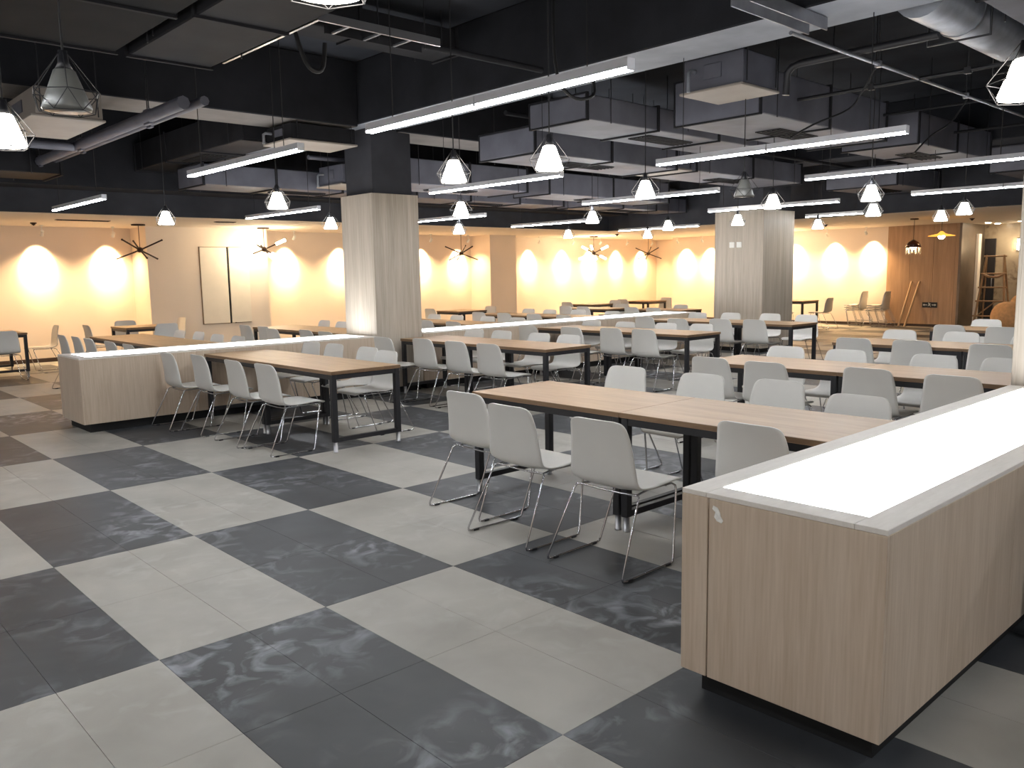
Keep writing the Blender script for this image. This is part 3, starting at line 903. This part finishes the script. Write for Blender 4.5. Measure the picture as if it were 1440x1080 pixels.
# the same grid of bars goes on behind and beside the viewer
for lab, x, a in [('left of the viewer', -1.7, -3.2), ('far left beside the first middle-row table', -1.7, 0.0), ('far left beyond the left counter', -1.7, 5.0),
                  ('one bay further left of the viewer', -4.8, -3.2), ('in the far left bay of the middle row', -4.8, 0.0), ('in the far left bay by the back wall', -4.8, 5.0),
                  ('right of the front counter, out of view', 1.42, -8.3), ('right of the second right-row table, out of view', 4.6, -8.3), ('right of the third right-row table, out of view', 7.3, -8.3),
                  ('right of the fourth right-row table, out of view', 10.4, -8.3), ('straight above the viewer', -1.7, -8.3), ('behind the viewer at the left', -4.8, -8.3),
                  ('behind the viewer', -1.7, -12.6), ('behind the viewer at the right', 1.42, -12.6)]:
    led_bar('white suspended LED bar ' + lab, x, a, a - 2.35)

# ================================================================== CAGE PENDANTS
def pendant_parts(t, lit):
    MB().lathe([(0.0, 0.25), (0.018, 0.25), (0.022, 0.2), (0.036, 0.172), (0.0, 0.172)], 10).build('lamp_holder', 'black', t)
    MB().lathe([(0.0, 0.171), (0.038, 0.171), (0.044, 0.165), (0.1, 0.014), (0.096, 0.004), (0.0, 0.0)], 18).build('shade', 'lamp_glass' if lit else 'opal_off', t)
    cg = MB()
    n = 6
    P = [(0.018, 0.24), (0.142, 0.075), (0.108, -0.005)]
    def pt(i, k, off=0.0):
        a = 2 * PI * (k + off) / n
        return (P[i][0] * math.cos(a), P[i][0] * math.sin(a), P[i][1])
    for k in range(n):
        cg.tube([pt(0, k), pt(1, k)], 0.002, 4)
        cg.tube([pt(1, k), pt(1, k + 1)], 0.002, 4)
        cg.tube([pt(1, k), pt(2, k, 0.5)], 0.002, 4)
        cg.tube([pt(1, k + 1), pt(2, k, 0.5)], 0.002, 4)
        cg.tube([pt(2, k, 0.5), pt(2, k + 1, 0.5)], 0.002, 4)
    cg.build('wire_cage', 'black', t)
    MB().tube([(0, 0, 0), (0, 0, 1)], 0.005, 5).build('cord', 'cable', t).location = (0, 0, 0.25)
PZ = 2.32
pp = {}
def pendant(x, y, phrase, lit=True):
    lab = ('lit' if lit else 'unlit') + ' black wire cage pendant lamp ' + phrase
    if lit in pp:
        t = dup(pp[lit], (x, y, PZ), random.uniform(0, 1), lab)
    else:
        t = thing('cage_pendant', lab, 'lamp', (x, y, PZ), 0.3, 'wire cage pendant lamps')
        pendant_parts(t, lit)
        pp[lit] = t
    for ch in t.children:
        if ch.name.startswith('cord'):
            ch.scale = (1, 1, clear_top(x, y) - PZ - 0.25)
for x, y, ph in [
    (2.37, -4.04, 'above the nearest right-row table'),
    (2.30, -3.05, 'in the aisle beside the near oak column'),
    (2.35, -0.02, 'above the first middle-row table'),
    (2.33, 3.05, 'above the first back-row table'),
    (4.79, -0.11, 'above the second middle-row table'),
    (7.70, 3.49, 'above the third back-row table'),
    (4.80, -2.99, 'in the aisle beside the second right-row table'),
    (7.52, 0.13, 'above the third middle-row table'),
    (11.15, 4.04, 'above the fourth back-row table'),
    (13.00, 3.37, 'behind the far oak column'),
    (10.50, 0.96, 'above the far end of the middle counter'),
    (7.38, -2.91, 'in the aisle beside the third right-row table'),
    (10.28, -0.61, 'in front of the left face of the far column'),
    (7.31, -4.14, 'above the third right-row table'),
    (10.06, -2.95, 'in the aisle beside the fourth right-row table'),
    (12.93, -0.65, 'just right of the far oak column'),
    (12.51, -2.97, 'in front of the amber disc lamp'),
    (11.05, -3.82, 'with visible wires above the fourth right-row table'),
    (2.27, -7.05, 'above the front counter at the right edge'),
    (-0.81, -3.08, 'at the left edge of the view'),
    (4.81, 3.04, 'above the second back-row table'),
    (-0.77, -6.33, 'cut off by the top edge of the view')]:
    pendant(x, y, ph)
pendant(-0.84, -4.31, 'hanging upper left before the dark beam', False)
pendant(5.57, -3.63, 'above the second right-row table', False)

# round foil duct
t = thing('round_duct', 'round foil wrapped duct at the upper right', 'duct', (7.2, -5.58, 3.66), group='painted air ducts')
MB().tube([(-2.4, 0, 0), (-0.8, 0, 0), (0.8, 0, 0), (3.4, 0, 0)], 0.2, 20).build('duct_body', 'foil', t)
for xx in (-1.6, 0.0, 1.6, 3.0):
    MB().tube([(xx - 0.02, 0, 0), (xx + 0.02, 0, 0)], 0.208, 20).build('joint_band', 'steel', t)
    MB().tube([(xx, -0.24, 0.63), (xx, -0.24, -0.23), (xx, 0.24, -0.23), (xx, 0.24, 0.63)], 0.012, 5).build('trapeze_hanger', 'black', t)

def pipe(label, pts, r, mat, cat='pipe', n=8, clamps=()):
    o = thing('ceiling_pipe', label, cat, pts[0], group='ceiling pipes and conduits')
    b = Vector(pts[0])
    MB().tube([Vector(p) - b for p in pts], r, n).build('pipe', mat, o)
    for c in clamps:
        c = Vector(c) - b
        MB().tube([c, (c.x, c.y, SLAB - b.z)], 0.006, 5).build('hanger_rod', 'black', o)
        MB().cbox(c.x - 0.02, c.x + 0.02, c.y - r - 0.012, c.y + r + 0.012, c.z - r - 0.012, c.z + r + 0.012, 0.004).build('clamp', mat, o)
    return o
pipe('slim silver conduit running away at the upper right', [(4.2, -4.86, 3.4), (15.3, -4.86, 3.4)], 0.016, 'steel', clamps=[(5.75, -4.86, 3.4), (7.9, -4.86, 3.4), (10.5, -4.86, 3.4)])
pipe('black pipe with an elbow at the upper right', [(5.4, -5.5, 3.46), (5.4, -4.3, 3.46), (5.4, -4.22, 3.445), (5.4, -4.17, 3.40), (5.4, -4.16, 3.2)], 0.034, 'black')
pipe('thin black cross pipe at the upper right', [(6.65, -6.4, 3.4), (6.65, -3.6, 3.4)], 0.02, 'black', clamps=[(6.65, -4.4, 3.4), (6.65, -5.3, 3.4)])
pipe('fat lagged grey pipe at the upper left', [(1.22, -0.5, 3.2), (1.22, 5.2, 3.2)], 0.062, 'duct', clamps=[(1.22, 0.4, 3.2), (1.22, 2.6, 3.2), (1.22, 4.4, 3.2)])
pipe('second lagged grey pipe beside the fat one', [(1.42, -0.5, 3.24), (1.42, 5.2, 3.24)], 0.045, 'duct', clamps=[(1.42, 0.9, 3.24), (1.42, 3.2, 3.24)])
pipe('branch pipe leaving the fat lagged pipe to the left', [(-1.4, 2.55, 3.16), (0.9, 2.55, 3.16), (1.1, 2.6, 3.17), (1.18, 2.8, 3.19)], 0.05, 'duct')
pipe('red-brown sprinkler pipe along the middle row', [(-3.0, -2.35, 3.55), (4.0, -2.35, 3.55)], 0.03, 'duct_dark')
pipe('sprinkler pipe beyond the overhead beam', [(4.8, -0.95, 3.45), (15.3, -0.95, 3.45)], 0.03, 'duct_dark', clamps=[(6, -0.95, 3.45), (9, -0.95, 3.45)])
pipe('sprinkler pipe over the back rows', [(4.8, 3.6, 3.45), (15.3, 3.6, 3.45)], 0.035, 'duct', clamps=[(6.5, 3.6, 3.45), (9.5, 3.6, 3.45)])
pipe('thin conduit across over the third right-row table', [(8.9, -6.6, 3.5), (8.9, -2.0, 3.5)], 0.016, 'duct_dark')
pipe('thin conduit across over the fourth right-row table', [(10.8, -6.6, 3.45), (10.8, -2.0, 3.45)], 0.02, 'duct_dark')
# steel channel under the beam where the silver conduit starts
t = thing('steel_channel', 'pale steel channel bracket bolted under the overhead beam', 'bracket', (3.9, -4.95, 3.46))
MB().cbox(-0.55, 0.55, -0.075, 0.075, 0.045, 0.06, 0.003).build('web', 'steel', t)
for s in (-1, 1):
    MB().cbox(-0.55, 0.55, s * 0.075 - 0.006, s * 0.075 + 0.006, -0.035, 0.06, 0.002).build('lip', 'steel', t)
# cable tray in the near left bay
t = thing('cable_tray', 'bright edged cable tray turning a corner, upper left', 'cable tray', (1.3, -1.3, 3.45))
MB().box(-0.01, 0.012, -1.5, 0.1, -0.03, 0.03).build('side_rail', 'foot', t)
MB().box(0.012, 1.1, -1.5, -1.478, -0.03, 0.03).build('side_rail', 'foot', t)
MB().box(0.2, 1.1, -1.25, -1.23, -0.03, 0.03).build('side_rail', 'duct_dark', t)
for k in range(3):
    MB().box(0.25 + 0.28 * k, 0.27 + 0.28 * k, -1.478, -1.25, -0.03, -0.015).build('rung', 'steel', t)
for px, py in ((0.0, 0.0), (0.0, -1.4), (0.6, -1.36), (1.05, -1.36)):
    MB().tube([(px, py, -0.03), (px, py, SLAB - 3.45)], 0.006, 5).build('hanger_rod', 'black', t)
# flexible black conduits
def flex(label, pts, r=0.018):
    P = catmull(pts, 5)
    b = Vector(pts[0])
    t = tag(MB().tube([Vector(p) - b for p in P], r, 7).build('flexible_conduit', 'cable'), label, 'conduit', 'loose flexible conduits')
    t.location = b
flex('drooping black flexible conduit at the upper left', [(1.35, -2.1, 4.28), (1.42, -2.15, 3.7), (1.52, -2.2, 3.28), (1.66, -2.2, 3.24), (1.7, -2.2, 3.45)])
flex('black conduit looping above the nearest right-row pendant', [(3.2, -3.3, 4.28), (3.1, -3.4, 3.3), (3.18, -3.5, 3.02), (3.4, -3.55, 3.05), (3.42, -3.5, 3.25)], 0.014)
flex('bent grey conduit dropping from the silver pipe', [(5.75, -4.84, 3.38), (5.8, -4.7, 3.2), (5.75, -4.6, 3.05), (5.4, -4.45, 2.9), (5.05, -4.4, 2.75)], 0.009)
flex('bent conduit dropping toward the third right-row light bar', [(8.0, -4.84, 3.38), (7.95, -4.7, 3.15), (7.7, -4.6, 3.0), (7.4, -4.55, 2.8)], 0.009)

# ================================================================== WALL CABINET, SIGN, PENDANTS ON THE RIGHT
t = thing('wall_cabinet', 'flush cream double door panel on the wide wall pier', 'cabinet', (5.93, 9.4, 0.62))
MB().cbox(-0.56, 0.55, -0.012, -0.001, 0.0, 1.66, 0.002).build('frame', 'cab_frame', t)
MB().cbox(-0.545, 0.045, -0.03, -0.013, 0.012, 1.648, 0.003).build('door', 'cab', t)
MB().cbox(0.05, 0.08, -0.028, -0.013, 0.0, 1.655, 0.002).build('door_gap', 'black_matt', t)
dr = MB().cbox(0.085, 0.54, -0.04, -0.013, 0.012, 1.648, 0.003).build('door', 'cab', t)
MB().lathe([(0.0, 0.0), (0.014, 0.002), (0.014, 0.018), (0.0, 0.02)], 8, 0, 0.16, -0.05).build('lock', 'bronze', dr)

t = thing('exit_sign', 'black evacuation sign with white arrows low on the oak wall', 'sign', (WR - 0.03, 0.385, 0.51))
MB().cbox(-0.016, -0.001, -0.19, 0.19, 0.0, 0.14, 0.003).build('plate', 'sign_black', t)
def glyph(name, poly):
    n = len(poly)
    vs = [(-0.0175, y, z) for y, z in poly] + [(-0.0162, y, z) for y, z in poly]
    fs = [tuple(range(n)), tuple(range(2 * n - 1, n - 1, -1))] + [(k, k + n, (k + 1) % n + n, (k + 1) % n) for k in range(n)]
    MB().add(vs, fs).build(name, 'sign_white', t)
for s in (-1, 1):
    glyph('arrow', [(s * 0.17, 0.07), (s * 0.13, 0.098), (s * 0.13, 0.079), (s * 0.06, 0.079), (s * 0.06, 0.061), (s * 0.13, 0.061), (s * 0.13, 0.042)])
glyph('running_figure', [(0.018, 0.112), (0.0, 0.114), (-0.018, 0.098), (-0.034, 0.1), (-0.034, 0.09), (-0.014, 0.086), (-0.006, 0.07), (-0.03, 0.05), (-0.03, 0.026), (-0.018, 0.026), (-0.018, 0.046), (0.006, 0.06), (0.03, 0.04), (0.044, 0.046), (0.014, 0.076), (0.012, 0.092), (0.034, 0.084), (0.034, 0.094)])
glyph('figure_head', [(0.022 + 0.011 * math.cos(a * PI / 4), 0.124 + 0.009 * math.sin(a * PI / 4)) for a in range(8)])

t = thing('crystal_pendant', 'brown glass pendant with crystal drops by the oak wall', 'lamp', (17.9, -0.42, 1.88))
MB().tube([(0, 0, 0.3), (0, 0, SOF - 1.88 - 0.02)], 0.006, 5).build('cord', 'cable', t)
MB().lathe([(0.0, SOF - 1.88 - 0.03), (0.09, SOF - 1.88 - 0.03), (0.09, SOF - 1.88 - 0.002), (0.0, SOF - 1.88 - 0.002)], 14).build('canopy', 'bronze', t)
MB().lathe([(0.0, 0.33), (0.03, 0.32), (0.12, 0.26), (0.175, 0.15), (0.17, 0.15), (0.115, 0.25), (0.0, 0.3)], 16).build('shade', 'brown_glass', t)
MB().lathe([(0.0, 0.09), (0.05, 0.1), (0.075, 0.14), (0.05, 0.18), (0.0, 0.2)], 12).build('bulb', 'bulb', t)
for k in range(12):
    a = 2 * PI * k / 12
    MB().lathe([(0.0, -0.02 + 0.03 * (k % 2)), (0.02, 0.03), (0.014, 0.14), (0.0, 0.15)], 5, 0, 0.15 * math.cos(a), 0.15 * math.sin(a)).build('crystal_drop', 'crystal', t)
t = thing('disc_pendant', 'amber glass disc pendant lamp by the oak wall', 'lamp', (18.1, -0.95, 2.26))
MB().tube([(0, 0, 0.1), (0, 0, SOF - 2.26 - 0.02)], 0.006, 5).build('cord', 'cable', t)
MB().lathe([(0.0, SOF - 2.26 - 0.03), (0.08, SOF - 2.26 - 0.03), (0.08, SOF - 2.26 - 0.002), (0.0, SOF - 2.26 - 0.002)], 14).build('canopy', 'bronze', t)
MB().lathe([(0.0, 0.12), (0.03, 0.11), (0.08, 0.06), (0.28, 0.015), (0.28, 0.005), (0.07, 0.045), (0.0, 0.09)], 20).build('shade', 'amber', t)
MB().lathe([(0.0, -0.07), (0.05, -0.05), (0.075, -0.01), (0.05, 0.03), (0.0, 0.05)], 12).build('bulb', 'bulb', t)

# battens leaning on the oak wall
for k, (ya, yb) in enumerate(((1.02, 0.86), (0.86, 0.66))):
    A, B = Vector((WR - 0.42, ya, 0.018)), Vector((WR - 0.06, yb, 1.2))
    o = MB().tube([(0, 0, 0), B - A], 0.028, 4).build('wood_batten', 'batten')
    tag(o, 'raw wood batten leaning on the oak wall, %s of two' % ('left' if k == 0 else 'right'), 'batten', 'battens leaning on the wall')
    o.location = A

# ladder in the opening
t = thing('step_ladder', 'rough wooden step ladder standing in the opening', 'ladder', (21.75, -0.95, 0))
def lad(y, z, back=False):
    return (0.32 * (1 - z / 1.85) if back else -0.28 * (1 - z / 1.85), y, z)
for s in (-1, 1):
    f = MB().tube([lad(s * 0.36, 0.0), lad(s * 0.2, 1.85)], 0.028, 6).build('rail', 'ladder', t)
    MB().tube([lad(s * 0.34, 0.0, True), lad(s * 0.2, 1.85, True)], 0.024, 6).build('rear_leg', 'ladder', t)
for z in (0.3, 0.68, 1.03, 1.38, 1.82):
    hw = 0.36 - 0.16 * z / 1.85 + 0.06
    MB().tube([lad(-hw, z), lad(hw, z)], 0.024, 6).build('rung', 'ladder', t)
MB().tube([lad(0.3, 0.3), lad(-0.12, 0.68)], 0.018, 6).build('brace', 'ladder', t)
MB().tube([lad(0.26, 1.38), (-0.09, 0.1, 1.30), (-0.09, -0.1, 1.29), lad(-0.26, 1.38)], 0.035, 6).build('rope_wrap', 'ladder', t)
# sack
def blob(name, label, loc, rx, ry, rz_, seed):
    rnd = random.Random(seed)
    mb = MB()
    n, mm = 18, 11
    vs = []
    for i in range(mm + 1):
        th = PI * i / mm
        for k in range(n):
            a = 2 * PI * k / n
            w_ = 1 + 0.06 * math.sin(3 * a + seed) + 0.05 * math.sin(5 * a + 2 * th) + rnd.uniform(-0.015, 0.015)
            pr = math.sin(th) ** 0.7
            vs.append((rx * pr * math.cos(a) * w_, ry * pr * math.sin(a) * w_, rz_ * (1 - math.cos(th))))
    fs = [(i * n + k, (i + 1) * n + k, (i + 1) * n + (k + 1) % n, i * n + (k + 1) % n) for i in range(mm) for k in range(n)]
    mb.add(vs, fs, 0, True)
    o = mb.build(name, 'sack')
    o.location = loc
    tag(o, label, 'sack', 'woven sacks in the opening')
    return o
blob('woven_sack', 'big orange woven sack on the floor in front of the opening', (20.6, -1.75, 0), 0.34, 0.46, 0.36, 1)
blob('woven_sack', 'smaller taller orange sack standing behind the big sack', (21.25, -1.78, 0), 0.24, 0.3, 0.44, 2)

# small things on the lowered ceiling
for x0, x1, yy, lab in ((2.3, 3.2, 8.05, 'left of the leftmost starburst lamp'), (4.9, 5.3, 7.4, 'above the wide wall pier')):
    t = thing('ceiling_vent', 'dark slot air vent in the lowered ceiling ' + lab, 'vent', ((x0 + x1) / 2, yy, SOF))
    h = (x1 - x0) / 2
    MB().cbox(-h, h, -0.06, 0.06, -0.012, -0.001, 0.003).build('frame', 'bronze', t)
    for k in range(3):
        MB().box(-h + 0.02, h - 0.02, -0.04 + 0.035 * k - 0.006, -0.04 + 0.035 * k + 0.006, -0.018, -0.0125).build('slat', 'black_matt', t)
for x, y, lab in ((2.2, 9.1, 'at the far left of the back strip'), (9.9, 8.0, 'midway along the back strip'), (18.3, 1.9, 'near the far oak column'), (19.2, -1.2, 'before the opening'), (17.0, 7.6, 'by the far corner')):
    t = thing('smoke_detector', 'small round detector on the lowered ceiling ' + lab, 'detector', (x, y, SOF), group='ceiling detectors')
    MB().lathe([(0.0, -0.045), (0.03, -0.045), (0.035, -0.025), (0.055, -0.02), (0.055, -0.001), (0.0, -0.001)], 14).build('body', 'bronze', t)
    MB().lathe([(0.0, -0.055), (0.014, -0.055), (0.014, -0.0455), (0.0, -0.0455)], 8).build('sensor', 'black_matt', t)
# warm lamp inside the opening
t = thing('recess_lamp', 'warm tube wall lamp inside the opening', 'lamp', (22.86, -1.14, 1.95))
MB().cbox(-0.0, 0.035, -0.04, 0.04, 0.0, 0.34, 0.004).build('back_plate', 'bronze', t)
MB().tube([(-0.03, 0, 0.03), (-0.03, 0, 0.31)], 0.025, 8).build('glass_tube', 'tube_lit', t)

for k, (x, y) in enumerate(((21.7, -0.75), (22.4, -0.75), (21.7, -1.5), (22.4, -1.5))):
    t = thing('downlight', 'recessed ceiling downlight in the opening, %s of four' % ORD[k], 'light', (x, y, SOF), group='downlights inside the opening')
    MB().lathe([(0.0, -0.012), (0.085, -0.012), (0.085, -0.001), (0.0, -0.001)], 14).build('bezel', 'white_plate', t)
    MB().lathe([(0.0, -0.016), (0.065, -0.016), (0.065, -0.0125), (0.0, -0.0125)], 14).build('lens', 'recess_lens', t)
